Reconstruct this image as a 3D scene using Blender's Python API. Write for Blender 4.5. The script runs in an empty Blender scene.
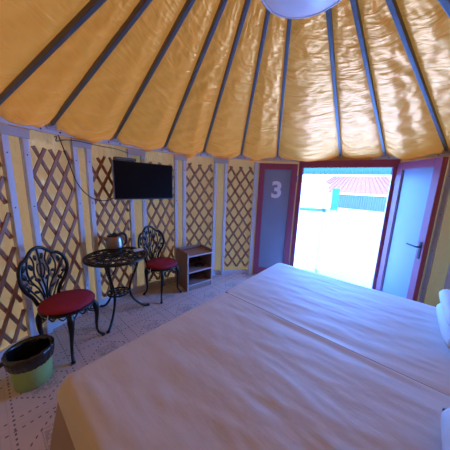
import bpy, bmesh, math, random
from mathutils import Vector, Matrix, noise, Quaternion
random.seed(7)
sc = bpy.context.scene
COL = sc.collection
PI = math.pi
R = math.radians
CAM = Vector((-0.577, -1.069, 1.55))
RW = 2.55            # inner radius of the round wall
ZT = 2.03            # height of the wall top

# ------------------------------------------------------------------ materials
def new_mat(name):
    m = bpy.data.materials.new(name); m.use_nodes = True
    nt = m.node_tree
    return m, nt, nt.nodes['Principled BSDF'], nt.nodes['Material Output']

def simple(name, col, rough=.5, metal=0., spec=.5, noise_amt=0., noise_scale=20., bump=0., bump_scale=60., coat=0.):
    m, nt, b, out = new_mat(name)
    b.inputs['Base Color'].default_value = (*col, 1)
    b.inputs['Roughness'].default_value = rough
    b.inputs['Metallic'].default_value = metal
    b.inputs['Specular IOR Level'].default_value = spec
    b.inputs['Coat Weight'].default_value = coat
    tc = nt.nodes.new('ShaderNodeTexCoord')
    if noise_amt:
        n = nt.nodes.new('ShaderNodeTexNoise'); n.inputs['Scale'].default_value = noise_scale; n.inputs['Detail'].default_value = 4
        nt.links.new(tc.outputs['Object'], n.inputs['Vector'])
        r = nt.nodes.new('ShaderNodeMix'); r.data_type = 'RGBA'
        r.inputs['A'].default_value = (*[c * (1 - noise_amt) for c in col], 1)
        r.inputs['B'].default_value = (*[min(1, c * (1 + noise_amt)) for c in col], 1)
        nt.links.new(n.outputs['Fac'], r.inputs['Factor'])
        nt.links.new(r.outputs['Result'], b.inputs['Base Color'])
    if bump:
        n = nt.nodes.new('ShaderNodeTexNoise'); n.inputs['Scale'].default_value = bump_scale; n.inputs['Detail'].default_value = 5
        nt.links.new(tc.outputs['Object'], n.inputs['Vector'])
        bp = nt.nodes.new('ShaderNodeBump'); bp.inputs['Strength'].default_value = bump; bp.inputs['Distance'].default_value = .01
        nt.links.new(n.outputs['Fac'], bp.inputs['Height'])
        nt.links.new(bp.outputs['Normal'], b.inputs['Normal'])
    return m

def satin(name, col, trans_col, trans, rough, bumps, metal=0.55):
    """gold satin cloth: glossy front, lets part of the daylight through"""
    m, nt, b, out = new_mat(name)
    b.inputs['Base Color'].default_value = (*col, 1)
    b.inputs['Roughness'].default_value = rough
    b.inputs['Metallic'].default_value = metal
    b.inputs['Sheen Weight'].default_value = .06
    b.inputs['Sheen Tint'].default_value = (1, .85, .6, 1)
    uv = nt.nodes.new('ShaderNodeUVMap'); uv.uv_map = 'UVMap'
    prev = None
    for sx, sy, rot, st, dist, det in bumps:
        mp = nt.nodes.new('ShaderNodeMapping'); mp.inputs['Scale'].default_value = (sx, sy, 1); mp.inputs['Rotation'].default_value = (0, 0, rot)
        nt.links.new(uv.outputs['UV'], mp.inputs['Vector'])
        n = nt.nodes.new('ShaderNodeTexNoise'); n.inputs['Scale'].default_value = 1; n.inputs['Detail'].default_value = det; n.inputs['Distortion'].default_value = .8
        nt.links.new(mp.outputs['Vector'], n.inputs['Vector'])
        bp = nt.nodes.new('ShaderNodeBump'); bp.inputs['Strength'].default_value = st; bp.inputs['Distance'].default_value = dist
        nt.links.new(n.outputs['Fac'], bp.inputs['Height'])
        if prev: nt.links.new(prev.outputs['Normal'], bp.inputs['Normal'])
        prev = bp
    nt.links.new(prev.outputs['Normal'], b.inputs['Normal'])
    t = nt.nodes.new('ShaderNodeBsdfTranslucent'); t.inputs['Color'].default_value = (*trans_col, 1)
    nt.links.new(prev.outputs['Normal'], t.inputs['Normal'])
    mx = nt.nodes.new('ShaderNodeMixShader'); mx.inputs[0].default_value = trans
    nt.links.new(b.outputs[0], mx.inputs[1]); nt.links.new(t.outputs[0], mx.inputs[2])
    nt.links.new(mx.outputs[0], out.inputs['Surface'])
    return m

M = {}
M['roof_satin'] = satin('roof_satin', (.88, .30, .034), (1.0, .25, .022), .034, .40,
    [(2.2, 20, .35, .5, .02, 2), (5, 50, -.3, .2, .008, 1), (3, 9, .1, .6, .03, 2)])
M['wall_satin'] = satin('wall_satin', (.86, .44, .105), (.95, .41, .10), .032, .42,
    [(10, 2.5, .2, .55, .02, 3), (6, 6, 0, .55, .03, 3)], metal=.2)
M['wall_solid'] = satin('wall_satin_opaque', (.84, .41, .095), (.5, .2, .05), .002, .42, [(10, 2.5, .2, .35, .02, 3), (6, 6, 0, .3, .02, 2)], metal=.15)  # unseen back wall made nearly opaque to keep daylight off the bed side
M['plywood'] = simple('gold_board', (.60, .40, .15), .5, noise_amt=.25, noise_scale=18, bump=.15, bump_scale=50)
M['post_paint'] = simple('white_post_paint', (.60, .60, .66), .42, noise_amt=.08, noise_scale=9, bump=.1, bump_scale=30)
M['steel'] = simple('galvanised_steel', (.12, .115, .115), .5, metal=.1, noise_amt=.2, noise_scale=14)
M['rail'] = simple('pale_rail_paint', (.60, .60, .66), .4, metal=.1, noise_amt=.12, noise_scale=6)
M['cap'] = simple('grey_cap_board', (.46, .43, .40), .5)
M['bracket'] = simple('bracket_metal', (.45, .42, .42), .45, metal=.4)
M['bolt'] = simple('bolt_steel', (.12, .12, .14), .35, metal=.8)
M['lattice'] = simple('brown_lattice_wood', (.36, .155, .075), .5, noise_amt=.35, noise_scale=16, bump=.2, bump_scale=40)
M['maroon'] = simple('maroon_door_paint', (.32, .055, .10), .42, noise_amt=.1, noise_scale=6)
M['door_panel'] = simple('pale_blue_door_panel', (.24, .275, .35), .35, noise_amt=.05, noise_scale=3)
M['white_digit'] = simple('white_digit_film', (.82, .80, .84), .5)
M['black_handle'] = simple('dark_handle_metal', (.02, .02, .025), .3, metal=.6)
M['cast'] = simple('black_cast_metal', (.012, .010, .010), .34, metal=.15, spec=.45, bump=.15, bump_scale=80)
M['crimson'] = simple('crimson_cushion_cloth', (.29, .010, .032), .8, noise_amt=.2, noise_scale=60, bump=.2, bump_scale=200)
M['tv_black'] = simple('tv_screen_black', (.004, .004, .007), .28, spec=.12)
M['tv_body'] = simple('tv_body_plastic', (.010, .010, .013), .45)
M['bezel'] = simple('grey_bezel', (.18, .18, .22), .35, metal=.5)
M['box_grey'] = simple('receiver_plastic', (.05, .05, .06), .35)
M['chrome'] = simple('brushed_steel', (.34, .27, .25), .32, metal=1., noise_amt=.08, noise_scale=40)
M['black_plastic'] = simple('black_plastic', (.012, .012, .014), .35)
M['laminate'] = simple('brown_laminate', (.31, .19, .155), .45, noise_amt=.2, noise_scale=12)
M['laminate_edge'] = simple('pale_edge_band', (.50, .42, .42), .5)
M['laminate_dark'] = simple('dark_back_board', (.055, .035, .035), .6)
M['green'] = simple('green_bucket_plastic', (.30, .46, .15), .42, spec=.5)
M['bag'] = simple('black_bin_liner', (.008, .008, .010), .2, spec=.7, bump=1., bump_scale=22)
M['white_plastic'] = simple('white_plastic', (.75, .75, .76), .4)
M['lamp_white'] = simple('white_lamp_cover', (.86, .84, .86), .3)
M['pillow_cloth'] = simple('white_pillow_cloth', (.60, .59, .61), .8, bump=.6, bump_scale=11)
M['pillow_core'] = simple('beige_pillow_inner', (.50, .40, .33), .85, bump=.3, bump_scale=20)
M['bed_base'] = simple('brown_bed_base', (.10, .06, .045), .6)
M['shaded_side'] = simple('shaded_cover_cloth', (.36, .27, .25), .8, noise_amt=.12, noise_scale=12, bump=.3, bump_scale=18)  # white bedding in shade, with the shade put into the brown colour
M['cable'] = simple('black_cable', (.012, .011, .012), .5)

def bed_mat():
    m, nt, b, out = new_mat('white_bed_cover')
    b.inputs['Base Color'].default_value = (.585, .535, .51, 1); b.inputs['Roughness'].default_value = .62
    b.inputs['Sheen Weight'].default_value = .25
    tc = nt.nodes.new('ShaderNodeTexCoord')
    prev = None
    for sx, sy, rot, st, dist, det in ((5, 18, .25, .17, .012, 3), (16, 3, -.2, .10, .010, 3), (28, 28, .6, .16, .004, 2)):
        mp = nt.nodes.new('ShaderNodeMapping'); mp.inputs['Scale'].default_value = (sx, sy, 3); mp.inputs['Rotation'].default_value = (0, 0, rot)
        nt.links.new(tc.outputs['Object'], mp.inputs['Vector'])
        n = nt.nodes.new('ShaderNodeTexNoise'); n.inputs['Scale'].default_value = 1; n.inputs['Detail'].default_value = det
        nt.links.new(mp.outputs['Vector'], n.inputs['Vector'])
        bp = nt.nodes.new('ShaderNodeBump'); bp.inputs['Strength'].default_value = st; bp.inputs['Distance'].default_value = dist
        nt.links.new(n.outputs['Fac'], bp.inputs['Height'])
        if prev: nt.links.new(prev.outputs['Normal'], bp.inputs['Normal'])
        prev = bp
    nt.links.new(prev.outputs['Normal'], b.inputs['Normal'])
    return m
M['bed'] = bed_mat()

TDIR = Vector((.650, .760, 0)); UDIR = Vector((.760, -.650, 0))   # along the foot of the beds / towards the heads

def floor_mat():
    m, nt, b, out = new_mat('patterned_lino')
    N, L = nt.nodes, nt.links
    def mth(op, a, c=None, d=None):
        n = N.new('ShaderNodeMath'); n.operation = op
        for i, v in enumerate((a, c, d)):
            if v is None: continue
            if isinstance(v, (int, float)): n.inputs[i].default_value = v
            else: L.new(v, n.inputs[i])
        return n.outputs[0]
    tc = N.new('ShaderNodeTexCoord'); mp = N.new('ShaderNodeMapping'); mp.vector_type = 'TEXTURE'
    mp.inputs['Rotation'].default_value = (0, 0, math.atan2(TDIR.y, TDIR.x)); mp.inputs['Scale'].default_value = (.46, .46, 1)
    mp.inputs['Location'].default_value = (.05, .12, 0)
    L.new(tc.outputs['Object'], mp.inputs['Vector'])
    sx = N.new('ShaderNodeSeparateXYZ'); L.new(mp.outputs['Vector'], sx.inputs[0])
    X, Y = sx.outputs[0], sx.outputs[1]
    fx = mth('ABSOLUTE', mth('SUBTRACT', mth('FRACT', X), .5)); fy = mth('ABSOLUTE', mth('SUBTRACT', mth('FRACT', Y), .5))
    gx, gy = mth('SUBTRACT', mth('FRACT', X), .5), mth('SUBTRACT', mth('FRACT', Y), .5)
    def band(d, pos, w): return mth('LESS_THAN', mth('ABSOLUTE', mth('SUBTRACT', d, pos)), w)
    def dots(a, n, duty, ph=0.): return mth('LESS_THAN', mth('FRACT', mth('ADD', mth('MULTIPLY', a, n), ph)), duty)
    marks = None
    def add(v):
        nonlocal marks
        marks = v if marks is None else mth('MAXIMUM', marks, v)
    add(mth('MULTIPLY', band(fx, .40, .011), dots(Y, 12, .42)))
    add(mth('MULTIPLY', band(fy, .40, .011), dots(X, 12, .42)))
    dia = mth('ADD', fx, fy)
    add(mth('MULTIPLY', mth('MULTIPLY', band(dia, .335, .015), dots(gx, 17, .42)), mth('LESS_THAN', mth('MAXIMUM', fx, fy), .36)))
    # small ornament in the middle of every cell
    vor = N.new('ShaderNodeTexVoronoi'); vor.inputs['Scale'].default_value = 26; L.new(mp.outputs['Vector'], vor.inputs['Vector'])
    orn = mth('MULTIPLY', mth('LESS_THAN', mth('MAXIMUM', fx, fy), .15), mth('GREATER_THAN', vor.outputs['Distance'], .48))
    faint = mth('MULTIPLY', orn, .42)
    edge = mth('MULTIPLY', band(mth('MAXIMUM', fx, fy), .165, .008), .3)
    line = mth('MULTIPLY', mth('MAXIMUM', band(fx, .455, .006), band(fy, .455, .006)), .14)
    tot = mth('MAXIMUM', mth('MAXIMUM', marks, faint), mth('MAXIMUM', edge, line))
    n = N.new('ShaderNodeTexNoise'); n.inputs['Scale'].default_value = 7; n.inputs['Detail'].default_value = 5; L.new(tc.outputs['Object'], n.inputs['Vector'])
    base = N.new('ShaderNodeMix'); base.data_type = 'RGBA'
    base.inputs['A'].default_value = (.54, .42, .37, 1); base.inputs['B'].default_value = (.68, .54, .48, 1)
    L.new(n.outputs['Fac'], base.inputs['Factor'])
    fin = N.new('ShaderNodeMix'); fin.data_type = 'RGBA'; fin.inputs['B'].default_value = (.045, .038, .045, 1)
    L.new(mth('MULTIPLY', tot, .85), fin.inputs['Factor']); L.new(base.outputs['Result'], fin.inputs['A'])
    L.new(fin.outputs['Result'], b.inputs['Base Color'])
    b.inputs['Roughness'].default_value = .42
    return m
M['lino'] = floor_mat()

def net_mat(name, col, open_):
    m, nt, b, out = new_mat(name)
    b.inputs['Base Color'].default_value = (*col, 1); b.inputs['Roughness'].default_value = .7
    tr = nt.nodes.new('ShaderNodeBsdfTransparent')
    mx = nt.nodes.new('ShaderNodeMixShader'); mx.inputs[0].default_value = open_
    tl = nt.nodes.new('ShaderNodeBsdfTranslucent'); tl.inputs['Color'].default_value = (*col, 1)
    m2 = nt.nodes.new('ShaderNodeMixShader'); m2.inputs[0].default_value = .5
    nt.links.new(b.outputs[0], m2.inputs[1]); nt.links.new(tl.outputs[0], m2.inputs[2])
    nt.links.new(m2.outputs[0], mx.inputs[1]); nt.links.new(tr.outputs[0], mx.inputs[2]); nt.links.new(mx.outputs[0], out.inputs['Surface'])
    return m
M['net'] = net_mat('pale_blue_net', (.07, .12, .26), .86)
M['net_top'] = net_mat('blue_net_header', (.010, .016, .060), .05)
M['net_seam'] = net_mat('net_seam_tape', (.03, .10, .11), .30)
M['ground'] = simple('pale_sunlit_ground', (.50, .50, .50), .9, noise_amt=.05, noise_scale=2)
M['fence_blue'] = simple('blue_metal_fence', (.042, .052, .085), .5, noise_amt=.1, noise_scale=1)
M['white_wall'] = simple('white_render', (.80, .80, .80), .8)
M['roof_red'] = simple('red_sheet_roof', (.13, .018, .022), .6, noise_amt=.1, noise_scale=1)
M['blue_plinth'] = simple('blue_plinth_paint', (.02, .05, .08), .6)
M['turquoise'] = simple('turquoise_panel', (.002, .055, .045), .5)

# ------------------------------------------------------------------ mesh builder
class MB:
    def __init__(self): self.v = []; self.f = []; self.uv = []
    def add(self, vs, fs):
        o = len(self.v); self.v += [Vector(p) for p in vs]; self.f += [[i + o for i in f] for f in fs]; return self
    def box(self, c, s, rot=None, bevel=0.):
        """box by centre and full size; rot is a 3x3 or 4x4 matrix; bevelled edges through bmesh"""
        bm = bmesh.new(); bmesh.ops.create_cube(bm, size=1)
        for v in bm.verts: v.co = Vector((v.co.x * s[0], v.co.y * s[1], v.co.z * s[2]))
        if bevel: bmesh.ops.bevel(bm, geom=list(bm.edges), offset=bevel, segments=2, affect='EDGES', profile=.6)
        mt = rot.to_3x3() if rot else Matrix.Identity(3)
        bm.verts.index_update()
        vs = [mt @ v.co + Vector(c) for v in bm.verts]; fs = [[v.index for v in f.verts] for f in bm.faces]
        bm.free(); return self.add(vs, fs)
    def bar(self, a, b, w, h, up=(0, 0, 1), bevel=.003):
        a, b = Vector(a), Vector(b); y = (b - a).normalized(); x = y.cross(Vector(up)).normalized(); z = x.cross(y)
        mt = Matrix((x, y, z)).transposed()
        return self.box((a + b) / 2, (w, (b - a).length, h), mt, bevel)
    def tube(self, pts, rad, n=8, closed=False, smooth=0, flat=1.):
        pts = [Vector(p) for p in pts]
        if smooth: pts, rad = spline(pts, rad, smooth, closed)
        if isinstance(rad, (int, float)): rad = [rad] * len(pts)
        k = len(pts); rings = []; prev = None
        for i, p in enumerate(pts):
            if closed: t = pts[(i + 1) % k] - pts[i - 1]
            else: t = pts[min(i + 1, k - 1)] - pts[max(i - 1, 0)]
            t.normalize()
            if prev is None:
                a = Vector((0, 0, 1)) if abs(t.z) < .9 else Vector((1, 0, 0)); nrm = (a - t * a.dot(t)).normalized()
            else: nrm = (prev - t * prev.dot(t)).normalized()
            prev = nrm; bn = t.cross(nrm)
            rings.append([p + (nrm * math.cos(2 * PI * j / n) + bn * math.sin(2 * PI * j / n) * flat) * rad[i] for j in range(n)])
        vs = [q for r in rings for q in r]; fs = []
        for i in range(k if closed else k - 1):
            i2 = (i + 1) % k
            for j in range(n): fs.append([i * n + j, i * n + (j + 1) % n, i2 * n + (j + 1) % n, i2 * n + j])
        if not closed: fs.append(list(range(n))[::-1]); fs.append([(k - 1) * n + j for j in range(n)])
        return self.add(vs, fs)
    def lathe(self, prof, n=32, c=(0, 0, 0), cap=True, wob=None):
        vs = []; fs = []; c = Vector(c)
        for i, (r, z) in enumerate(prof):
            for j in range(n):
                a = 2 * PI * j / n; rr = r * (1 + (wob(a, i) if wob else 0)); vs.append(c + Vector((rr * math.cos(a), rr * math.sin(a), z)))
        for i in range(len(prof) - 1):
            for j in range(n): fs.append([i * n + j, i * n + (j + 1) % n, (i + 1) * n + (j + 1) % n, (i + 1) * n + j])
        if cap:
            fs.append(list(range(n))[::-1]); fs.append([(len(prof) - 1) * n + j for j in range(n)])
        return self.add(vs, fs)
    def ell(self, c, s, rot=None, nu=10, nv=6):
        c = Vector(c); mt = rot if rot else Matrix.Identity(3); vs = []; fs = []
        for i in range(nv + 1):
            th = PI * i / nv
            for j in range(nu):
                ph = 2 * PI * j / nu; vs.append(c + mt @ Vector((s[0] * math.sin(th) * math.cos(ph), s[1] * math.sin(th) * math.sin(ph), s[2] * math.cos(th))))
        for i in range(nv):
            for j in range(nu): fs.append([i * nu + j, (i + 1) * nu + j, (i + 1) * nu + (j + 1) % nu, i * nu + (j + 1) % nu])
        return self.add(vs, fs)
    def build(self, name, mat, parent=None, smooth=False, loc=None, uv=None, angle=None):
        me = bpy.data.meshes.new(name); me.from_pydata([tuple(p) for p in self.v], [], self.f); me.update()
        bm = bmesh.new(); bm.from_mesh(me); bmesh.ops.remove_doubles(bm, verts=bm.verts, dist=1e-6)
        if uv is None: bmesh.ops.recalc_face_normals(bm, faces=bm.faces)
        bm.to_mesh(me); bm.free()
        mats = mat if isinstance(mat, list) else [mat]
        for q in mats: me.materials.append(q)
        if uv:
            l = me.uv_layers.new(name='UVMap')
            for lp in me.loops: l.data[lp.index].uv = uv(me.vertices[lp.vertex_index].co)
        if smooth or angle:
            for p in me.polygons: p.use_smooth = True
            if angle: me.set_sharp_from_angle(angle=angle)
        o = bpy.data.objects.new(name, me); COL.objects.link(o)
        if parent: o.parent = parent
        if loc: o.location = loc
        return o

def spline(pts, rad, sub, closed):
    k = len(pts); out = []; ro = []; isl = not isinstance(rad, (int, float))
    segs = k if closed else k - 1
    for i in range(segs):
        g = (lambda j: pts[j % k]) if closed else (lambda j: pts[max(0, min(k - 1, j))])
        p0, p1, p2, p3 = g(i - 1), g(i), g(i + 1), g(i + 2)
        for s in range(sub):
            t = s / sub
            out.append(.5 * ((2 * p1) + (p2 - p0) * t + (2 * p0 - 5 * p1 + 4 * p2 - p3) * t * t + (3 * p1 - p0 - 3 * p2 + p3) * t ** 3))
            if isl: ro.append(rad[i] * (1 - t) + rad[(i + 1) % k] * t)
    if not closed:
        out.append(pts[-1])
        if isl: ro.append(rad[-1])
    return out, (ro if isl else rad)

def tag(o, label, cat, group=None):
    o['label'] = label; o['category'] = cat
    if group: o['group'] = group
    return o
def empty(name, loc=(0, 0, 0), rz=0.):
    o = bpy.data.objects.new(name, None); COL.objects.link(o); o.location = loc; o.rotation_euler = (0, 0, rz); o.empty_display_size = .05
    return o
def struct(o): o['kind'] = 'structure'; return o
def copy_tree(o, parent=None):
    c = o.copy(); COL.objects.link(c)
    if parent: c.parent = parent
    for ch in list(o.children): copy_tree(ch, c)
    return c
def pol(deg, r, z=0.): return Vector((r * math.cos(R(deg)), r * math.sin(R(deg)), z))
def rz(a): return Matrix.Rotation(a, 3, 'Z')

# ------------------------------------------------------------------ floor, walls, ceiling
fl = MB().lathe([(2.7, -.04), (2.7, 0), (.001, 0)], 96)
struct(fl.build('floor', M['lino']))
gr = MB().box((6, 22, -.13), (70, 60, .1))
struct(gr.build('ground', M['ground']))

def wall_arc(name, a0, a1, z0, z1):
    mb = MB(); n = max(4, int(abs(a1 - a0) / 1.2)); nz = 24 if z1 - z0 > 1 else 4; vs = []; fs = []
    for i in range(n + 1):
        a = a0 + (a1 - a0) * i / n
        for j in range(nz + 1):
            z = z0 + (z1 - z0) * j / nz
            r = RW + .010 * noise.noise(Vector((a * .35, z * 1.4, 3))) + .006 * noise.noise(Vector((a * .9, z * .8, 9)))
            vs.append(pol(a, r, z))
    for i in range(n):
        for j in range(nz): fs.append([i * (nz + 1) + j, (i + 1) * (nz + 1) + j, (i + 1) * (nz + 1) + j + 1, i * (nz + 1) + j + 1])
    mb.add(vs, fs)
    return struct(mb.build(name, M['wall_satin'], smooth=True, uv=lambda c: (math.atan2(c.y, c.x) * RW, c.z)))
wall_arc('wall_left', 75.6, 200, 0, ZT + .02)
wall_arc('wall_back', 200, 330, 0, ZT + .02).data.materials[0] = M['wall_solid']
wall_arc('wall_right', -30, 48.0, 0, ZT + .02)

RC = Vector((-.325, -.18, 2.65)); RRHO = .30       # crown that the ribs run up to
ribs_deg = [164.8, 155.2, 141, 125.8, 112.3, 98.3, 84.8, 63.5, 51.1, 37.5]
ribs_back = [23.6, 9.7, -4.2, -18, -32, -46, -60, -74, -88, -102, -116, -130, -144, -158, -178]
alldeg = sorted([d % 360 for d in ribs_deg + ribs_back])
def rib_line(deg, t, lift=0.):
    a = pol(deg, 2.50, ZT + .005); b = RC + pol(deg, RRHO)
    p = a.lerp(b, t); p.z += lift
    return p
def make_ceiling():
    mb = MB(); NT = 110; NS = 22; vs = []; fs = []; uvs = {}
    cols = []
    k = len(alldeg)
    for i in range(k):
        d0, d1 = alldeg[i], alldeg[(i + 1) % k]
        if d1 < d0: d1 += 360
        rnd = random.Random(i * 13 + 5)
        crease = rnd.uniform(.3, .7); cs = rnd.choice((-1, 1)) * rnd.uniform(.5, 1.3); ph = rnd.uniform(0, 50)
        wide = (d1 - d0) / 14.
        for j in range(NS):
            s = j / NS
            col = []
            for q in range(NT + 1):
                t = (q / NT) ** 1.35
                dg = d0 + (d1 - d0) * s
                a = pol(dg, 2.62, ZT + .0); b = RC + pol(dg, RRHO) + Vector((0, 0, .04))
                # straight between the neighbouring ribs, so the cloth lies on the bars
                p = rib_line(d0, t, .030).lerp(rib_line(d1, t, .030), s)
                if q < 12: p = p.lerp(a, (1 - q / 12.) * .5)
                env = math.sin(PI * s) ** .5
                low = math.exp(-((t - .07) / .10) ** 2)
                sag = env * (.030 * (1 - t) + (.040 + .012 * noise.noise(Vector((ph, i, 0)))) * low * wide) + env * .02
                # folds: swags near the rail, slanting creases higher up
                w = noise.noise(Vector((s * 1.3 + ph, t * 26 + 2.2 * math.sin(PI * s), i * 3.1))) * .028 * math.exp(-t / .16)
                w += noise.noise(Vector((s * 2.2 + t * 5 * cs + ph, t * 17 + s * 3 * cs, i * 1.7))) * .010 * (1 - .4 * t)
                rg = noise.noise(Vector((s * 2.6 + ph + t * 4, t * 27 - s * 4 * cs, 40 + i)))
                w += max(0, 1 - abs(rg) * 4.5) ** 1.5 * .0075 * (.4 + .6 * max(0, noise.noise(Vector((s * 2, t * 5, i * 2.3))) + .4))
                e2 = min(1, math.sin(PI * s) * 2.2)
                cr = .022 * cs * max(0, 1 - abs(s - crease - .10 * math.sin(t * 4 + ph)) / .22) * math.exp(-((t - .25) / .35) ** 2)
                p.z -= sag + (w * 1.35 + cr) * e2
                if q == 0: p = a.copy()
                vs.append(p); col.append((len(vs) - 1)); uvs[tuple(round(c, 5) for c in p)] = 0
            cols.append((col, d0 + (d1 - d0) * s))
    n = len(cols); W = NT + 1
    for i in range(n):
        for q in range(NT):
            a = i * W + q; b = ((i + 1) % n) * W + q
            fs.append([a, b, b + 1, a + 1])
    mb.add(vs, fs)
    def uvf(c):
        an = math.atan2(c.y - RC.y * .3, c.x - RC.x * .3)
        return (an * 1.6, math.hypot(c.x, c.y))
    o = mb.build('ceiling', M['roof_satin'], smooth=True, uv=uvf)
    struct(o)
    cr = MB().lathe([(RRHO + .06, 0), (RRHO + .04, .05), (.16, .09), (.001, .10)], 40, c=RC + Vector((0, 0, -.01)))
    struct(cr.build('ceiling_crown', M['roof_satin'], smooth=True, uv=lambda c: (c.x * 3, c.y * 3)))
make_ceiling()

# wall-top rail and floor skirting
def ring_band(name, a0, a1, r0, r1, z0, z1, mat, n=120):
    mb = MB(); vs = []; fs = []
    for i in range(n + 1):
        a = a0 + (a1 - a0) * i / n
        vs += [pol(a, r0, z0), pol(a, r1, z0), pol(a, r1, z1), pol(a, r0, z1)]
    for i in range(n):
        for j in range(4): fs.append([i * 4 + j, i * 4 + (j + 1) % 4, (i + 1) * 4 + (j + 1) % 4, (i + 1) * 4 + j])
    fs += [[0, 1, 2, 3], [n * 4 + j for j in range(4)][::-1]]
    mb.add(vs, fs); return struct(mb.build(name, mat))
rail = ring_band('trim_1', 0, 359.9, 2.475, 2.505, 1.974, 2.020, M['rail'], 180)
for d in (166, 157.2, 153.5, 142.5, 139.5, 127, 124.5, 113.5, 111, 99.5, 97, 86, 83.5, 62, 50, 39, 36):
    p = pol(d, 2.472, 1.997); MB().ell(p, (.009, .009, .009), nu=8, nv=4).build('rail_bolt', M['bolt'], rail)
ring_band('baseboard_left', 92, 182, 2.505, 2.535, 0, .07, M['post_paint'])
ring_band('baseboard_right', -20, 36, 2.505, 2.535, 0, .07, M['post_paint'])

# ------------------------------------------------------------------ post pairs (frame of the tent wall)
def post_pair(n, d0, d1, width=.047, ztop=1.955):
    o = struct(empty('trim_%d' % n))
    for d in (d0, d1):
        mb = MB(); p = pol(d, 2.495, ztop / 2)
        mb.box(p, (.050, width, ztop), rz(R(d)), .004)
        pp = mb.build('post', M['post_paint'], o)
        for z in (.35, .85, 1.3, 1.75): MB().ell(pol(d, 2.469, z), (.006, .006, .006), nu=8, nv=4).build('screw', M['bolt'], pp)
    dm = (d0 + d1) / 2; w = 2.5 * R(abs(d1 - d0))
    MB().box(pol(dm, 2.472, 1.925), (.022, w + .06, .075), rz(R(dm)), .004).build('cap_board', M['cap'], o)
    return o
pairs = [(163.3, 160.1), (150.7, 147.7), (136.9, 133.0), (122.2, 119.2), (107.8, 103.8), (36.0, 31.6), (178, 174.6)]
for i, (a, b) in enumerate(pairs): post_pair(i + 2, a, b)
o = struct(MB().box(pol(92.3, 2.49, .97), (.05, .055, 1.94), rz(R(92.3)), .004).build('trim_9', M['post_paint']))

# ------------------------------------------------------------------ lattice panels
def lattice(d0, d1, z0, z1, slope, dx, label):
    dm = (d0 + d1) / 2
    half = 2.50 * math.sin(R(abs(d1 - d0) / 2)) - .024
    o = empty('lattice_panel', pol(dm, 2.502 * math.cos(R(abs(d1 - d0) / 2)) + .012, 0), R(dm + 90))
    tag(o, label, 'lattice', 'brown wooden lattice panels along the tent wall')
    # local x along the wall, local y towards the room centre is +y
    for layer, sg in ((0, 1), (1, -1)):
        mb = MB(); c = -4.0
        hgt = z1 - z0
        while c < 4.0:
            # line x = c + sg*(z-z0)/slope, clipped to |x|<half
            pts = []
            za, zb = 0., hgt
            xa, xb = c, c + sg * hgt / slope
            def at_x(x): return (x - c) * slope * sg
            lo, hi = za, zb
            zl, zr = sorted((at_x(-half), at_x(half)))
            lo = max(lo, zl); hi = min(hi, zr)
            if hi - lo > .06:
                A = (c + sg * lo / slope, -.002 + .016 * layer, z0 + lo); B = (c + sg * hi / slope, -.002 + .016 * layer, z0 + hi)
                if hi == zb: B = (B[0] - sg * .0, B[1], B[2] + random.uniform(-.012, .012))
                mb.bar(A, B, .015, .030, up=(sg * slope, 0, -1), bevel=.003)
            c += dx
        mb.build('slat_layer', M['lattice'], o)
    return o
lattice(174.4, 163.5, .10, 1.84, 2.3, .13, 'brown wooden lattice panel at the left edge, behind the green bin')
lattice(159.9, 150.9, .10, 1.84, 2.3, .13, 'brown wooden lattice panel on the gold wall behind the left-hand chair')
lattice(147.5, 137.1, .10, 1.82, 1.95, .13, 'brown wooden lattice panel behind the kettle, partly hidden by the television left half')
lattice(132.8, 122.4, .10, 1.82, 1.9, .14, 'brown wooden lattice panel under the right half of the television, behind the second chair')
lattice(119.0, 108.0, .15, 1.86, 1.5, .16, 'brown wooden lattice panel on the gold wall directly behind the open cabinet')
lattice(103.6, 92.6, .15, 1.86, 1.5, .16, 'brown wooden lattice panel between the cabinet and the door with number 3')

# ------------------------------------------------------------------ roof ribs
rib_names = ['leftmost steel roof rib, reaching down to the top left of the photo',
 'second steel roof rib from the left, above the left-hand chair',
 'third steel roof rib from the left, above the left half of the television',
 'steel roof rib landing just right of the television',
 'steel roof rib landing above the open cabinet',
 'steel roof rib landing above the lattice panel beside the door',
 'steel roof rib landing above the door leaf with number 3',
 'steel roof rib landing above the middle of the bright doorway',
 'steel roof rib landing above the right edge of the doorway',
 'rightmost steel roof rib, landing above the open right door leaf']
for d, lb in zip(ribs_deg, rib_names):
    o = empty('roof_rib', pol(d, 2.49, ZT))
    tag(o, lb, 'rib', 'steel roof ribs')
    L0 = Vector(o.location)
    a = rib_line(d, 0) - L0; b = rib_line(d, 1) - L0
    tang = Vector((-math.sin(R(d)), math.cos(R(d)), 0))
    nrm = (b - a).cross(tang)
    if nrm.z < 0: nrm = -nrm
    MB().bar(a, b, .026, .034, up=nrm, bevel=.004).build('bar', M['steel'], o)
    MB().box(pol(d, -.004, .003), (.045, .085, .05), rz(R(d)), .004).box(pol(d, -.03, .022), (.05, .055, .045), rz(R(d)), .004).build('bracket', M['bracket'], o)
for d in ribs_back:
    a = rib_line(d, 0); b = rib_line(d, 1)
    struct(MB().bar(a, b, .034, .040, bevel=.005).build('ceiling_rib', M['steel']))

# ------------------------------------------------------------------ round ceiling lamp at the crown
lamp = empty('ceiling_lamp', (-.232, .115, 2.50))
tag(lamp, 'round white ceiling lamp where the roof ribs meet', 'lamp')
MB().lathe([(.001, -.034), (.10, -.029), (.18, -.016), (.215, .004), (.221, .012), (.221, .03), (.001, .03)], 64, cap=False).build('cover', M['lamp_white'], lamp, smooth=True)
MB().tube([pol(360 * i / 64, .226, .012) for i in range(64)], .0085, 8, closed=True).build('rim', M['white_plastic'], lamp, smooth=True)
MB().lathe([(.05, .03), (.05, .13)], 20).build('mount', M['white_plastic'], lamp)

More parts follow.
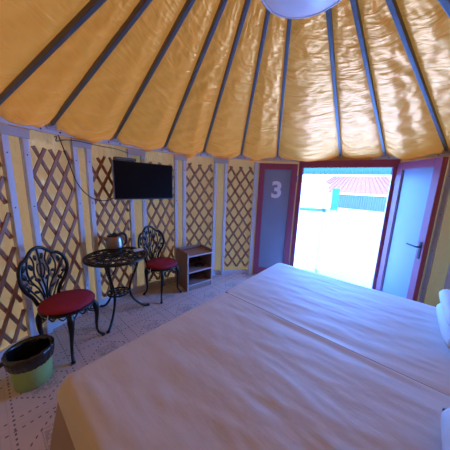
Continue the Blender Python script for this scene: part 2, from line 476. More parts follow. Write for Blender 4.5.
# ------------------------------------------------------------------ doorway
JL = pol(76.4, 2.55); JR = pol(47.3, 2.55)
dv = (JR - JL).normalized(); dn = Vector((-dv.y, dv.x, 0))           # dn points outwards
if dn.dot(JL) < 0: dn = -dn
DW = (JR - JL).length; DA = math.atan2(dv.y, dv.x); DM = rz(DA)
fr = struct(empty('trim_10'))
jw = .065
for p, s in ((JL, 1), (JR, -1)):
    MB().box(p + dv * s * jw / 2 + Vector((0, 0, .96)), (jw, .09, 1.90), DM, .005).build('jamb', M['maroon'], fr)
MB().box((JL + JR) / 2 + Vector((0, 0, 1.925)), (DW, .09, .10), DM, .005).build('header', M['maroon'], fr)
MB().box((JL + JR) / 2 + Vector((0, 0, .02)), (DW - 2 * jw, .09, .04), DM, .005).build('threshold', M['maroon'], fr)
wl = MB().box((JL + JR) / 2 + dn * .0 + Vector((0, 0, 2.01)), (DW + .1, .03, .08), DM)
struct(wl.build('wall_front', M['plywood']))

def door_leaf(n, hinge, ang, width, h, face, digit):
    """leaf hanging from hinge, running along +x at angle ang; face = +1/-1 says which local y side looks at the room"""
    o = struct(empty('door_%d' % n, hinge, ang))
    st = .085; th = .055; z0 = .03
    f = MB()
    f.box((st / 2, 0, z0 + h / 2), (st, th, h), None, .004); f.box((width - st / 2, 0, z0 + h / 2), (st, th, h), None, .004)
    f.box((width / 2, 0, z0 + h - .045), (width - 2 * st, th, .09), None, .003); f.box((width / 2, 0, z0 + .06), (width - 2 * st, th, .12), None, .003)
    f.build('leaf_frame', M['maroon'], o)
    MB().box((width / 2, 0, z0 + h / 2 + .01), (width - 2 * st + .01, .018, h - .2), None).build('panel', M['door_panel'], o)
    b = MB(); iw = width - 2 * st
    for x in (st + .006, width - st - .006): b.box((x, face * .014, z0 + h / 2 + .015), (.012, .012, h - .21), None, .002)
    b.box((width / 2, face * .014, z0 + h - .096), (iw, .012, .012), None, .002); b.box((width / 2, face * .014, z0 + .126), (iw, .012, .012), None, .002)
    b.build('glazing_bead', M['tv_body'] if False else simple('bead_grey', (.22, .16, .24), .5), o)
    hg = MB()
    for z in (.25, h - .2): hg.tube([(-.006, face * .02, z - .05), (-.006, face * .02, z + .05)], .009, 10)
    hg.build('hinge', M['steel'], o)
    return o
d1 = door_leaf(1, JL - dv * .02 - dn * .075, 0, .60, 1.895, 1, True)
hv = pol(90.0, 2.475) - Vector(d1.location); d1.rotation_euler.z = math.atan2(hv.y, hv.x)
LW = math.hypot(hv.x, hv.y); print('leaf', LW)
# number 3 on the left leaf
cu = bpy.data.curves.new('digit_three', 'FONT'); cu.body = '3'; cu.size = .36; cu.extrude = .002; cu.offset = .012; cu.align_x = 'CENTER'
tmp = bpy.data.objects.new('tmp3', cu); COL.objects.link(tmp); bpy.context.view_layer.update()
me = bpy.data.meshes.new_from_object(tmp); bpy.data.objects.remove(tmp)
me.materials.append(M['white_digit'])
dg = bpy.data.objects.new('number_three', me); COL.objects.link(dg); dg.parent = d1
dg.location = (.30, .012, 1.39); dg.rotation_euler = (R(90), 0, PI)
d2 = door_leaf(2, JR - dn * .06, 0, .60, 1.895, -1, False)
hv = Vector((1.69, 1.29, 0)) - Vector(d2.location); d2.rotation_euler.z = math.atan2(hv.y, hv.x)
hp = MB().box((.555, -.027, .90), (.034, .010, .20), None, .003)
hp.build('handle_plate', M['black_handle'], d2)
MB().tube([(.555, -.03, .94), (.555, -.070, .94), (.54, -.078, .94), (.43, -.078, .945)], .0095, 10, smooth=4).build('lever', M['black_handle'], d2)

# insect curtain hanging in the doorway
net = empty('insect_curtain', (JL + JR) / 2 + dn * .03, DA)
tag(net, 'pale blue see-through insect curtain hanging in the open doorway', 'curtain')
def pleated(w, z0, z1, amp, waves, nx, nz, y=0., fade=False):
    mb = MB(); vs = []; fs = []
    for i in range(nx + 1):
        x = -w / 2 + w * i / nx
        for j in range(nz + 1):
            z = z0 + (z1 - z0) * j / nz
            k = (j / nz) if fade else 1
            vs.append((x, y + amp * math.sin(2 * PI * waves * i / nx + .8 * math.sin(i * .13)) * (.35 + .65 * k) + .008 * noise.noise(Vector((x * 4, z * 2, 1))), z))
    for i in range(nx):
        for j in range(nz): a = i * (nz + 1) + j; fs.append([a, a + nz + 1, a + nz + 2, a + 1])
    return mb.add(vs, fs)
iw = DW - 2 * jw
pleated(iw, .05, 1.83, .010, 22, 220, 12, fade=True).build('net_sheet', M['net'], net, smooth=True)
pleated(iw, 1.775, 1.895, .014, 26, 220, 3, y=-.004).build('net_header', M['net_top'], net, smooth=True)
sm = MB(); xs = -iw / 2 + iw * .315; vs = []; fs = []
for k in range(61):
    z = .08 + k * .0225; ww = .018 + .010 * (k % 2); x = xs + .010 * math.sin(k * .55)
    vs += [(x - ww, -.018, z), (x + ww, -.018, z)]
for k in range(60): fs.append([2 * k, 2 * k + 1, 2 * k + 3, 2 * k + 2])
sm.add(vs, fs).build('magnet_seam', M['net_seam'], net)

# ------------------------------------------------------------------ outside
def outside_box(name, c, s, ang, mat): return MB().box(c, s, rz(ang)).build(name, mat)
GZ = -.08
fa, fb = Vector((9.2, 18.6, 0)), Vector((13.6, 13.2, 0))
fe = empty('metal_fence', (fa + fb) / 2 + Vector((0, 0, GZ)), math.atan2(fb.y - fa.y, fb.x - fa.x))
tag(fe, 'blue sheet metal fence across the bright yard outside the doorway', 'fence')
FLn = (fb - fa).length
mb = MB(); vs = []; fs = []; nx = 160
for i in range(nx + 1):
    x = -FLn / 2 + FLn * i / nx; y = .025 * (1 if (i // 2) % 2 else -1)
    vs += [(x, y, .02), (x, y, 1.25)]
for i in range(nx): fs.append([2 * i, 2 * i + 2, 2 * i + 3, 2 * i + 1])
mb.add(vs, fs).build('sheet', M['fence_blue'], fe)
MB().box((0, 0, 1.28), (FLn, .09, .10)).build('top_rail', M['white_wall'], fe)
for i in range(6): MB().box((-FLn / 2 + FLn * i / 5, .08, .63), (.08, .08, 1.26)).build('fence_post', M['white_wall'], fe)

def house(name, label, cat, c, ang, w, d, h, roofh, wallm, roofm, over=.25, ridge_x=True, plinth=None):
    o = empty(name, c, ang); tag(o, label, cat)
    MB().box((0, 0, h / 2), (w, d, h)).build('walls', wallm, o)
    r = MB(); hw, hd = w / 2 + over, d / 2 + over
    r.add([(-hw, -hd, h), (hw, -hd, h), (hw, hd, h), (-hw, hd, h), (-hw * .55, 0, h + roofh), (hw * .55, 0, h + roofh)],
          [[0, 1, 5, 4], [1, 2, 5], [2, 3, 4, 5], [3, 0, 4], [0, 3, 2, 1]])
    r.build('roof', roofm, o)
    rl = MB()
    for i in range(int(w / .5)):
        x = -hw + .3 + i * .5
        rl.bar((x, -hd, h + .02), (x * .55, -.02, h + roofh + .02), .04, .04, bevel=0)
    rl.build('roof_seam', roofm, o)
    if plinth: MB().box((0, 0, .12), (w + .06, d + .06, .24)).build('plinth', plinth, o)
    return o
house('shed_building', 'building with a pale red roof behind the blue fence', 'building', (14.4, 23.5, GZ), R(-38), 9.0, 4.0, 1.3, 1.95, M['white_wall'], M['roof_red'])
house('white_cabin', 'small white cabin with blue base seen through the doorway left side', 'cabin', (5.9, 16.0, GZ), R(-18), 2.6, 3.0, 1.9, .4, M['white_wall'], M['white_wall'], .1, plinth=M['blue_plinth'])
sg = empty('standing_sign', (7.0, 13.7, GZ), R(-30))
tag(sg, 'turquoise upright panel standing beside the white cabin', 'panel')
MB().box((0, 0, .95), (.46, .05, 1.5), None, .01).build('board', M['turquoise'], sg)
for x_ in (-.18, .18): MB().box((x_, 0, .1), (.05, .05, .22)).build('foot', M['steel'], sg)

# ------------------------------------------------------------------ television and receiver
TVC = Vector((-1.625, 1.705, 1.566)); TA = math.atan2(.543, .570)
tv = empty('television', TVC + Vector((0, 0, -.23)), TA)
tag(tv, 'black flat screen television mounted on the wall above the table', 'television')
TWd, THt = .765, .455
MB().box((0, 0, .23), (TWd, .035, THt), None, .006).box((0, .03, .20), (.5, .04, .28), None, .01).build('body', M['tv_body'], tv)
MB().box((0, -.0185, .233), (TWd - .02, .002, THt - .026)).build('screen', M['tv_black'], tv)
MB().box((-TWd / 2 - .001, -.006, .23), (.005, .03, THt - .01)).box((0, -.012, .0015), (TWd - .01, .014, .004)).build('bezel_edge', M['bezel'], tv)
MB().box((0, .085, .22), (.22, .10, .20), None, .004).box((-.08, .07, .22), (.03, .07, .36), None, .003).box((.08, .07, .22), (.03, .07, .36), None, .003).build('wall_mount', M['tv_body'], tv)
tvm = Matrix.Translation(tv.location) @ Matrix.Rotation(TA, 4, 'Z')
rc = empty('receiver_box', tvm @ Vector((-.235, .022, .4585)), TA)
tag(rc, 'thin dark receiver box lying on top of the television', 'receiver')
MB().box((0, 0, .021), (.24, .075, .034), None, .004).build('case', M['box_grey'], rc)
MB().box((0, -.038, .021), (.215, .002, .014)).build('front_strip', M['bezel'], rc)
for x_ in (-.09, .09): MB().box((x_, 0, .002), (.02, .05, .004)).build('foot', M['black_plastic'], rc)

# ------------------------------------------------------------------ power cable on the wall
def cab(pts, rad, label, name='power_cable'):
    c = MB().tube(pts, rad, 6, smooth=6).build(name, M['cable'], smooth=True); tag(c, label, 'cable'); return c
cab([pol(154, 2.47, 1.97), pol(153.2, 2.465, 1.84), pol(152.4, 2.455, 1.70), pol(151.2, 2.45, 1.52), pol(149.2, 2.45, 1.40), pol(146.8, 2.445, 1.335), pol(143.5, 2.455, 1.33), pol(140, 2.44, 1.42)], .005,
    'thin black cable drooping from the wall rail to the television')
cab([pol(154.9, 2.464, 1.945), pol(154.4, 2.462, 1.952), pol(154.6, 2.464, 1.91), pol(152.9, 2.464, 1.935), pol(150, 2.446, 1.945), pol(146, 2.45, 1.935), pol(141, 2.455, 1.93), pol(137.5, 2.455, 1.90)], .004,
    'thin black cable looped along the pale rail left of the television', 'loose_cable')

# ------------------------------------------------------------------ bistro chair
def make_chair():
    o = empty('bistro_chair')
    ST = .43
    # seat frame: cast ring with pierced apron
    sf = MB()
    sf.tube([pol(360 * i / 40, .195, ST) for i in range(40)], .013, 8, closed=True)
    sf.lathe([(.19, ST - .004), (.19, ST + .006), (.001, ST + .008)], 40, cap=False)
    for k in range(16):
        a = 360 * k / 16
        sf.tube([pol(a, .193, ST - .005), pol(a + 6, .193, ST - .03), pol(a + 11.25, .19, ST - .045), pol(a + 16.5, .193, ST - .03), pol(a + 22.5, .193, ST - .005)], .0055, 6, smooth=3)
    sf.build('seat_frame', M['cast'], o, smooth=True)
    cu_ = MB(); prof = [(.001, ST + .008), (.17, ST + .008), (.197, ST + .016), (.206, ST + .03), (.200, ST + .046), (.175, ST + .058), (.12, ST + .066), (.06, ST + .07), (.001, ST + .071)]
    cu_.lathe(prof, 48, cap=False); cu_.tube([pol(360 * i / 48, .207, ST + .03) for i in range(48)], .005, 6, closed=True)
    cu_.build('cushion', M['crimson'], o, smooth=True)
    tie = MB()
    tie.tube([(.02, -.205, ST + .02), (.02, -.215, ST - .02), (.025, -.208, ST - .05)], .004, 6, smooth=4)
    tie.build('cushion_tie', M['white_plastic'], o, smooth=True)
    for sx in (1, -1):
        for sy in (1, -1):
            fx = .175 if sx > 0 else -.165
            lg = MB()
            p = [(.135 * sx, .12 * sy, ST - .005), (.158 * sx, .138 * sy, ST - .07), (.160 * sx, .143 * sy, ST - .16), (.148 * sx, .142 * sy, .16), (.150 * sx, .150 * sy, .07), (fx * 1.05, .178 * sy, .018)]
            lg.tube(p, [.023, .027, .019, .013, .011, .014], 8, smooth=5)
            lg.ell((fx * 1.05, .178 * sy, .013), (.020, .018, .0125), nu=10, nv=6)
            # knee scroll
            lg.tube([(.158 * sx, .138 * sy, ST - .09), (.125 * sx, .11 * sy, ST - .10), (.09 * sx, .085 * sy, ST - .07), (.075 * sx, .07 * sy, ST - .02)], .007, 6, smooth=4)
            lg.tube([(.152 * sx, .13 * sy, ST - .13), (.12 * sx, .055 * sy, ST - .075), (.13 * sx, .01 * sy, ST - .03)], .006, 6, smooth=4)
            lg.build('leg', M['cast'], o, smooth=True)
    def bk(y, z): return (-.215 + 1.1 * y * y - .11 * (z - ST), y, z)
    half = [(.095, .445), (.125, .53), (.185, .62), (.212, .71), (.200, .80), (.158, .858), (.118, .868), (.085, .898), (.045, .932)]
    pts = [bk(-y, z) for y, z in half] + [bk(0, .944)] + [bk(y, z) for y, z in half[::-1]]
    bf = MB(); bf.tube(pts, .0155, 8, smooth=5)
    bf.tube([bk(-.095, .452), bk(0, .445), bk(.095, .452)], .013, 8, smooth=4)
    for s in (-1, 1): bf.ell(bk(s * .118, .868), (.016, .018, .018)); bf.tube([bk(s * .095, .46), (-.17, s * .1, ST)], .013, 8)
    bf.build('back_frame', M['cast'], o, smooth=True)
    vn = MB()
    vn.tube([bk(0, .45), bk(.006, .56), bk(-.006, .68), bk(.004, .80), bk(0, .935)], .008, 6, smooth=5)
    for s in (-1, 1):
        vn.tube([bk(s * .02, .45), bk(s * .05, .57), bk(s * .105, .67), bk(s * .125, .76), bk(s * .105, .86)], .0075, 6, smooth=5)
        vn.tube([bk(s * .012, .48), bk(s * .03, .6), bk(s * .065, .72), bk(s * .05, .82), bk(s * .075, .90)], .007, 6, smooth=5)
        vn.tube([bk(s * .05, .45), bk(s * .10, .55), bk(s * .15, .63), bk(s * .207, .69)], .0075, 6, smooth=5)
        vn.tube([bk(s * .075, .62), bk(s * .12, .66), bk(s * .165, .75), bk(s * .198, .80)], .006, 6, smooth=5)
        vn.tube([bk(s * .004, .66), bk(s * .03, .72), bk(s * .028, .78), bk(s * .01, .80)], .006, 6, smooth=5)
        for y, z, an, ln in ((.14, .615, -40, .034), (.165, .735, 30, .036), (.155, .80, -20, .034), (.085, .79, 25, .036), (.045, .66, 50, .032), (.03, .86, 12, .030), (.10, .70, -60, .030), (.175, .67, -70, .028), (.075, .56, 60, .028)):
            c = bk(s * y, z); mt = Matrix.Rotation(R(-an * s), 3, 'X')
            vn.ell(c, (.007, ln * .52, ln), mt, nu=8, nv=6)
    vn.build('back_vine', M['cast'], o, smooth=True)
    return o
CH = 'black cast metal bistro chairs with red cushions'
ch1 = make_chair(); ch1.location = (-1.985, .685, 0); ch1.rotation_euler.z = R(-9)
tag(ch1, 'black vine-back metal chair with red cushion beside the green bin', 'chair', CH)
ch2 = copy_tree(ch1); ch2.location = (-1.43, 1.70, 0); ch2.rotation_euler.z = R(-32)
tag(ch2, 'black vine-back metal chair with red cushion between the table and the cabinet', 'chair', CH)

# ------------------------------------------------------------------ bistro table
TB = Vector((-1.785, 1.195, 0))
tb = empty('bistro_table', TB, R(0))
tag(tb, 'round black cast metal bistro table with pierced top and three legs', 'table')
tt = MB(); zt = .728; RT = .312
tt.tube([pol(360 * i / 64, RT, zt - .004) for i in range(64)], .015, 8, closed=True)
tt.tube([pol(360 * i / 64, RT - .03, zt) for i in range(64)], .009, 8, closed=True, flat=.7)
tt.tube([pol(360 * i / 48, .17, zt) for i in range(48)], .009, 6, closed=True)
tt.tube([pol(360 * i / 32, .06, zt) for i in range(32)], .009, 6, closed=True)
tt.lathe([(.055, zt - .006), (.055, zt + .006), (.001, zt + .006)], 24)
for k in range(14):
    a = 360 * k / 14; w = 360 / 14
    tt.tube([pol(a, .172, zt), pol(a + w * .42, .21, zt), pol(a + w * .40, .26, zt), pol(a, .297, zt), pol(a - w * .40, .26, zt), pol(a - w * .42, .21, zt)], .0075, 6, closed=True, smooth=4)
    tt.tube([pol(a, .18, zt), pol(a + 2, .22, zt), pol(a - 2, .26, zt), pol(a, .29, zt)], .006, 6, smooth=4)
    tt.ell(pol(a, .235, zt), (.013, .013, .005), nu=8, nv=4)
    tt.ell(pol(a + w / 2, .285, zt), (.013, .013, .006), nu=8, nv=4); tt.ell(pol(a + w / 2, .19, zt), (.012, .012, .006), nu=8, nv=4)
for k in range(8):
    a = 45 * k
    tt.tube([pol(a, .06, zt), pol(a + 14, .095, zt), pol(a + 12, .13, zt), pol(a, .165, zt), pol(a - 12, .13, zt), pol(a - 14, .095, zt)], .007, 6, closed=True, smooth=4)
    tt.ell(pol(a, .115, zt), (.016, .010, .005), rz(R(a)), nu=8, nv=4)
tt.build('tabletop', M['cast'], tb, smooth=True)
lw = MB(); zl = .285
lw.tube([pol(360 * i / 32, .115, zl) for i in range(32)], .010, 8, closed=True)
lw.tube([pol(360 * i / 24, .05, zl) for i in range(24)], .007, 6, closed=True)
for k in range(10):
    a = 36 * k; lw.tube([pol(a, .05, zl), pol(a + 14, .08, zl), pol(a, .11, zl)], .006, 6, smooth=3); lw.tube([pol(a, .05, zl), pol(a - 14, .08, zl), pol(a, .11, zl)], .006, 6, smooth=3)
lw.lathe([(.03, zl - .005), (.03, zl + .005), (.001, zl + .005)], 16)
lw.build('lower_shelf', M['cast'], tb, smooth=True)
ap = MB(); ap.tube([pol(360 * i / 40, .20, zt - .035) for i in range(40)], .008, 6, closed=True)
ap.build('top_bracket', M['cast'], tb, smooth=True)
for a in (-83, 37, 157):
    lg = MB()
    lg.tube([pol(a, .215, .705), pol(a, .225, .64), pol(a, .19, .52), pol(a, .135, .38), pol(a, .118, .285), pol(a, .15, .17), pol(a, .225, .07), pol(a, .295, .022), pol(a, .33, .016)],
            [.014, .016, .013, .012, .015, .013, .013, .014, .016], 8, smooth=5)
    lg.tube([pol(a, .20, .56), pol(a + 12, .17, .62), pol(a + 16, .19, .68)], .007, 6, smooth=4)
    lg.tube([pol(a, .20, .56), pol(a - 12, .17, .62), pol(a - 16, .19, .68)], .007, 6, smooth=4)
    lg.ell(pol(a, .33, .014), (.02, .02, .0135), nu=10, nv=6)
    lg.build('leg', M['cast'], tb, smooth=True)

# kettle
zt2 = zt + .0088
kt = empty('electric_kettle', (TB.x - .095, TB.y + .150, zt2), R(38)); kt.scale = (1.1, 1.1, 1.12)
tag(kt, 'stainless steel electric kettle with black handle standing on the table', 'kettle')
MB().lathe([(.082, 0), (.088, .006), (.088, .014), (.080, .020), (.07, .022)], 32).build('power_base', M['black_plastic'], kt, smooth=True)
MB().lathe([(.080, .022), (.086, .027), (.088, .05), (.085, .09), (.081, .13), (.074, .155), (.068, .162)], 40).build('body', M['chrome'], kt, smooth=True)
MB().lathe([(.0865, .027), (.0885, .031), (.0885, .042)], 40, cap=False).build('bottom_band', M['black_plastic'], kt, smooth=True)
MB().lathe([(.069, .161), (.066, .170), (.046, .181), (.016, .185), (.013, .198), (.001, .200)], 32, cap=False).build('lid', M['black_plastic'], kt, smooth=True)
MB().tube([(.045, 0, .174), (.080, 0, .180), (.108, 0, .166), (.120, 0, .125), (.112, 0, .075), (.086, 0, .045)], [.012, .013, .013, .012, .011, .011], 10, smooth=6, flat=1.1).build('handle', M['black_plastic'], kt, smooth=True)
MB().tube([(-.064, 0, .12), (-.088, 0, .140), (-.104, 0, .158)], [.020, .016, .011], 10, smooth=4).build('spout', M['chrome'], kt, smooth=True)

pk = empty('flat_packet', (TB.x + .165, TB.y + .185, zt2), R(40))
tag(pk, 'small flat white packet lying on the table right of the kettle', 'packet')
MB().box((0, 0, .009), (.115, .05, .018), None, .004).build('case', M['white_plastic'], pk)

# ------------------------------------------------------------------ open cabinet
FLc, FRc = Vector((-1.09, 1.775, 0)), Vector((-.752, 2.045, 0))
ca = math.atan2((FRc - FLc).y, (FRc - FLc).x); CWd = (FRc - FLc).length; CD = .335; CHt = .56
cb = empty('open_cabinet', FLc, ca)          # local x along the front, +y to the back
tag(cb, 'low brown laminate cabinet with two open shelves against the wall', 'cabinet')
def panel(nm, c, s, edge=None, mat=None): return MB().box(c, s, None, .0015).build(nm, mat or M['laminate'], cb)
T = .018
for x in (T / 2, CWd - T / 2):
    p = panel('side_panel', (x, CD / 2, CHt / 2 + (.012 if x < .1 else .012)), (T, CD, CHt + .024))
    MB().box((x, -.0012, CHt / 2), (T, .0024, CHt)).build('edge_band', M['laminate_edge'], p)
tp = panel('top_panel', (CWd / 2, CD / 2, CHt - .03), (CWd - 2 * T, CD, T)); MB().box((CWd / 2, -.0012, CHt - .03), (CWd - 2 * T, .0024, T)).build('edge_band', M['laminate_edge'], tp)
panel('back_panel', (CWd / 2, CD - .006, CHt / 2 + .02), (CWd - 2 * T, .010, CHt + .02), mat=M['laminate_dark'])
for z in (.285, .085):
    p = panel('shelf', (CWd / 2, CD / 2 - .006, z), (CWd - 2 * T, CD - .014, T)); MB().box((CWd / 2, -.0012, z), (CWd - 2 * T, .0024, T)).build('edge_band', M['laminate_edge'], p)
panel('plinth', (CWd / 2, .015, .038), (CWd - 2 * T, T, .074))
MB().box((CWd / 2, CD - .017, CHt + .01), (CWd - 2 * T, .012, .045), None, .002).build('back_lip', M['laminate'], cb)
rm = empty('coiled_cord', cb.matrix_basis @ Vector((CWd * .63, .15, .2945)), ca)
tag(rm, 'small dark coil of cord lying on the upper shelf of the cabinet', 'cord')
MB().tube([(.065 * math.cos(t * .5), .045 * math.sin(t * .5), .006 + .0011 * t) for t in range(32)], .0055, 6).build('coil', M['cable'], rm, smooth=True)
MB().box((.055, -.03, .014), (.05, .03, .026), None, .005).build('plug', M['black_plastic'], rm)

# ------------------------------------------------------------------ bin with liner
bn = empty('waste_bin', (-2.03, .325, 0))
tag(bn, 'green plastic waste bin lined with a black bag', 'bin')
MB().lathe([(.110, 0), (.115, .004), (.120, .10), (.127, .24), (.134, .268), (.134, .272), (.128, .272), (.112, .02), (.001, .016)], 48, cap=False).build('bucket', M['green'], bn, smooth=True)
def wob(a, i): return .010 * math.sin(a * 13 + 2 * math.sin(a * 3) + i * .5) + .007 * math.sin(a * 23 + i * .9 + 3 * math.sin(a * 2)) + .045 * noise.noise(Vector((math.cos(a) * 3, math.sin(a) * 3, i * .6))) + .035 * noise.noise(Vector((math.cos(a) * 8, math.sin(a) * 8, i * .9)))
lb = MB(); prof = [(.130, .180), (.136, .195), (.145, .235), (.149, .262), (.147, .281), (.138, .288), (.126, .283), (.118, .262), (.112, .21), (.100, .14), (.085, .09), (.05, .07), (.001, .075)]
lb.lathe(prof, 144, cap=False, wob=lambda a, i: wob(a, i) * (.6 if i in (2, 3, 4, 5) else 1.0 if i < 2 else 1.6))
lb.tube([(-.10, -.09, .235), (-.135, -.115, .21), (-.155, -.14, .165), (-.15, -.15, .14)], [.02, .017, .012, .006], 8, smooth=4, flat=.5)
lb.build('bag', M['bag'], bn, smooth=True)

# ------------------------------------------------------------------ beds
FOOT = Vector((-1.378, -.185, 0)) - TDIR * .025 - UDIR * .03; BW = 1.203; BL = 2.0; BH = .58
def rrect(w, l, r, per=10, seg=26):
    """rounded rectangle outline, x in 0..l (foot to head), y in 0..w"""
    pts = []
    cs = ((r, r, 180), (l - r, r, 270), (l - r, w - r, 0), (r, w - r, 90))
    for ci, (cx, cy, a0) in enumerate(cs):
        arc = [Vector((cx + r * math.cos(R(a0 + 90 * i / per)), cy + r * math.sin(R(a0 + 90 * i / per)), 0)) for i in range(per + 1)]
        pts += arc
        nx = cs[(ci + 1) % 4]; na = nx[2]; nxt = Vector((nx[0] + r * math.cos(R(na)), nx[1] + r * math.sin(R(na)), 0))
        for i in range(1, seg): pts.append(arc[-1].lerp(nxt, i / seg))
    return pts
def make_bed(i, origin, BW, label, sides):
    bd = empty('single_bed', origin, math.atan2(UDIR.y, UDIR.x))
    tag(bd, label, 'bed', 'two single beds pushed together')
    MB().box((BL / 2, BW / 2, .16), (BL - .12, BW - .12, .30), None, .01).build('bed_base', M['bed_base'], bd)
    mb = MB(); vs = []; fs = []
    out = rrect(BW, BL, .095); n = len(out); ctr = Vector((BL / 2, BW / 2, 0))
    rings = []
    def inset(d):
        r = max(.03, .095 - d); lo = d * (.02 if sides == 'far' else 1); hi = d * (.02 if sides == 'near' else 1)
        if d < 0: lo, hi = (0, d) if sides == 'far' else (d, 0)
        q = rrect(BW - lo - hi, BL - 2 * d, r); return [p + Vector((d, lo, 0)) for p in q]
    for z, d in ((.518, .012), (.520, .007), (.524, .006), (.530, .008), (.538, .012), (.556, .021), (.569, .033), (.577, .048), (.580, .066)):
        rg = []
        for k, p in enumerate(inset(max(d, 0.0))):
            w = noise.noise(Vector((p.x * 4, p.y * 4, z * 2 + i * 7))) * .016 * max(0, (.5 - z) / .5)
            dirv = (p - ctr); e = Vector((dirv.x / BL, dirv.y / BW, 0)); e.normalize()
            inner = (sides == 'near' and p.y > BW - .12) or (sides == 'far' and p.y < .12)
            rg.append(p + e * (0 if inner else (w + (.022 * (1 - z / .5) if z < .5 else 0))) + Vector((0, 0, z)))
        rings.append(rg)
    top0 = inset(.066)
    for q in range(1, 46):
        f = 1 - q / 46.
        rings.append([ctr + (p - ctr) * f + Vector((0, 0, .580)) for p in top0])
    for ri, rg in enumerate(rings):
        for p in rg:
            if p.z > .57:
                yy = p.y + i * 1.2622
                dz = .010 * noise.noise(Vector((p.x * 1.6, yy * 1.6, 5))) + .005 * noise.noise(Vector((p.x * 3 + yy * 2, yy * 9 - p.x * 2, 2))) + .0025 * noise.noise(Vector((p.x * 9, yy * 22, 4)))
                dz += .007 * math.exp(-((yy - 1.262) / .022) ** 2) - .004 * math.exp(-((yy - 1.262) / .07) ** 2)
                p = p + Vector((0, 0, dz * min(1, max(0, (ri - 8) / 4))))
            vs.append(p)
    for a in range(len(rings) - 1):
        for k in range(n): fs.append([a * n + k, a * n + (k + 1) % n, (a + 1) * n + (k + 1) % n, (a + 1) * n + k])
    fs.append([(len(rings) - 1) * n + k for k in range(n)])
    mb.add(vs, fs); mb.build('bed_cover', M['bed'], bd, angle=R(55))
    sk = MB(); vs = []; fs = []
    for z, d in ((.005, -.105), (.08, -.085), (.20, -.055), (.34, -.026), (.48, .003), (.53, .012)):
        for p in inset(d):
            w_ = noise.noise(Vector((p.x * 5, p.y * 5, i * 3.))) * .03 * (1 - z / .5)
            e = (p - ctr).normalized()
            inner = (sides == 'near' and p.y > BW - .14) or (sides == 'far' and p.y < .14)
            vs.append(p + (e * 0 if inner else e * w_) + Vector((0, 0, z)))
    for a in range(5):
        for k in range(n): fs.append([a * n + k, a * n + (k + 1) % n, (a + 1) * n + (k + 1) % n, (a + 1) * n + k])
    sk.add(vs, fs).build('shaded_cover_side', M['shaded_side'], bd, smooth=True)  # hanging side of the white cover, darkened by its colour
    # piped hem along the cover edge
    hp_ = [p + Vector((0, 0, .522)) for p in inset(.008)]
    k0 = max(range(len(hp_)), key=lambda k: (hp_[k].y if sides == 'near' else -hp_[k].y) + hp_[k].x * .001)
    hp_ = hp_[k0:] + hp_[:k0]
    hm = MB(); hm.tube([p for p in hp_ if (p.y < BW - .1 if sides == 'near' else p.y > .1)], .005, 6)
    hm.build('piped_edge', M['bed'], bd, smooth=True)
    return bd
make_bed(0, FOOT, 1.262, 'nearer of two white-covered single beds, running to the bottom of the photo', 'near')
make_bed(1, FOOT + TDIR * 1.2622, 1.15, 'farther of two white-covered single beds, reaching towards the door', 'far')

def pillow(loc, rzv, L, W, H, label, tilt=0., open_end=None):
    o = empty('pillow', loc, rzv); o.rotation_euler = (0, tilt, rzv); tag(o, label, 'pillow', 'white pillows at the head of the beds')
    mb = MB(); n = 28; vs = []; fs = []
    for side in (1, -1):
        for i in range(n + 1):
            for j in range(n + 1):
                u = -1 + 2 * i / n; v = -1 + 2 * j / n
                h = max(0, (1 - abs(u) ** 4)) ** .42 * max(0, (1 - abs(v) ** 4)) ** .42
                pin = 1 - .06 * (abs(u) * abs(v)) ** 2
                x = u * W / 2 * math.sqrt(1 - .16 * v ** 4); y = v * L / 2 * math.sqrt(1 - .16 * u ** 4)
                z = side * (h * H / 2 + (.006 * noise.noise(Vector((x * 14, y * 10, loc[2] * 9 + side))) if h > .05 else 0))
                vs.append((x, y, z + H / 2))
    m2 = (n + 1) ** 2
    for i in range(n):
        for j in range(n):
            a = i * (n + 1) + j; fs.append([a, a + n + 1, a + n + 2, a + 1]); fs.append([m2 + a, m2 + a + 1, m2 + a + n + 2, m2 + a + n + 1])
    ob = mb.add(vs, fs)
    ob.build('pillowcase', M['pillow_cloth'], o, smooth=True)
    if open_end:
        MB().ell((0, open_end * (L / 2 - .035), H / 2), (W * .40, .055, H * .34), nu=20, nv=10).build('inner_pillow', M['pillow_core'], o, smooth=True)
    return o
BZ = BH + .006
def onbed(t, u, z): p = FOOT + TDIR * t + UDIR * u; return (p.x, p.y, z)
ba = math.atan2(UDIR.y, UDIR.x)
pillow(onbed(1.93, 1.725, BZ), ba, .70, .44, .125, 'lower white pillow of the stack on the bed nearer the door', open_end=-1)
pillow(onbed(1.91, 1.715, BZ + .127), ba, .70, .43, .125, 'upper white pillow of the stack on the bed nearer the door', open_end=-1)
pillow(onbed(.73, 1.665, BZ), ba, .70, .46, .15, 'white pillow on the nearer bed at the lower right edge')

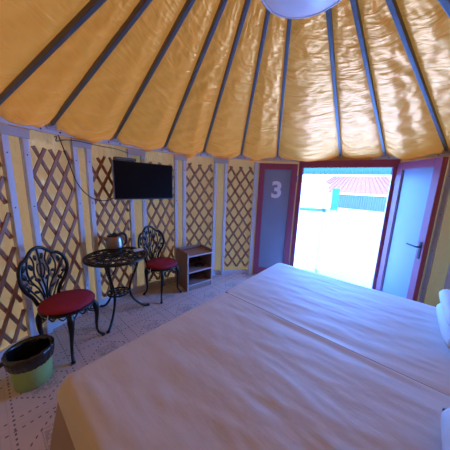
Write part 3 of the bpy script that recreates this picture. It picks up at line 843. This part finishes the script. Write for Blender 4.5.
# ------------------------------------------------------------------ light, world, camera
w = bpy.data.worlds.new('sky'); sc.world = w; w.use_nodes = True
nt = w.node_tree; bg = nt.nodes['Background']
tc = nt.nodes.new('ShaderNodeTexCoord'); sp = nt.nodes.new('ShaderNodeSeparateXYZ'); nt.links.new(tc.outputs['Generated'], sp.inputs[0])
cr = nt.nodes.new('ShaderNodeValToRGB'); nt.links.new(sp.outputs[2], cr.inputs[0])
cr.color_ramp.elements[0].position = 0; cr.color_ramp.elements[0].color = (.085, .35, 1, 1)
cr.color_ramp.elements[1].position = .6; cr.color_ramp.elements[1].color = (.06, .25, 1, 1)
nt.links.new(cr.outputs[0], bg.inputs['Color']); bg.inputs['Strength'].default_value = 9.0

sl = bpy.data.lights.new('sun', 'SUN'); sl.energy = 6.5; sl.angle = R(.6); sl.color = (.60, .70, 1)
so = bpy.data.objects.new('sun', sl); COL.objects.link(so)
sun_from = Vector((-.62, -.20, .95)).normalized()
so.rotation_euler = sun_from.to_track_quat('Z', 'Y').to_euler()

pl = bpy.data.lights.new('doorway_portal', 'AREA'); pl.shape = 'RECTANGLE'; pl.size = DW; pl.size_y = 1.9
pl.cycles.is_portal = True
po = bpy.data.objects.new('doorway_portal', pl); COL.objects.link(po)
po.location = (JL + JR) / 2 + dn * .12 + Vector((0, 0, .96)); po.rotation_euler = (dn).to_track_quat('Z', 'Y').to_euler()

cam = bpy.data.cameras.new('camera'); co = bpy.data.objects.new('camera', cam); COL.objects.link(co)
cam.sensor_width = 36; cam.sensor_fit = 'HORIZONTAL'; cam.lens = 36 * 210.73 / 450; cam.clip_start = .02
pit, rol = .18538, .03694
mt = Matrix.Rotation(PI / 2 - pit, 4, 'X') @ Matrix.Rotation(rol, 4, 'Z')
co.matrix_world = Matrix.Translation(CAM) @ mt
sc.camera = co
sc.view_settings.view_transform = 'Standard'; sc.view_settings.look = 'None'; sc.view_settings.gamma = 1; sc.view_settings.use_curve_mapping = False
sc.view_settings.exposure = 2.15
sc.cycles.max_bounces = 10; sc.cycles.diffuse_bounces = 6; sc.cycles.transparent_max_bounces = 12
sc.cycles.sample_clamp_indirect = 6
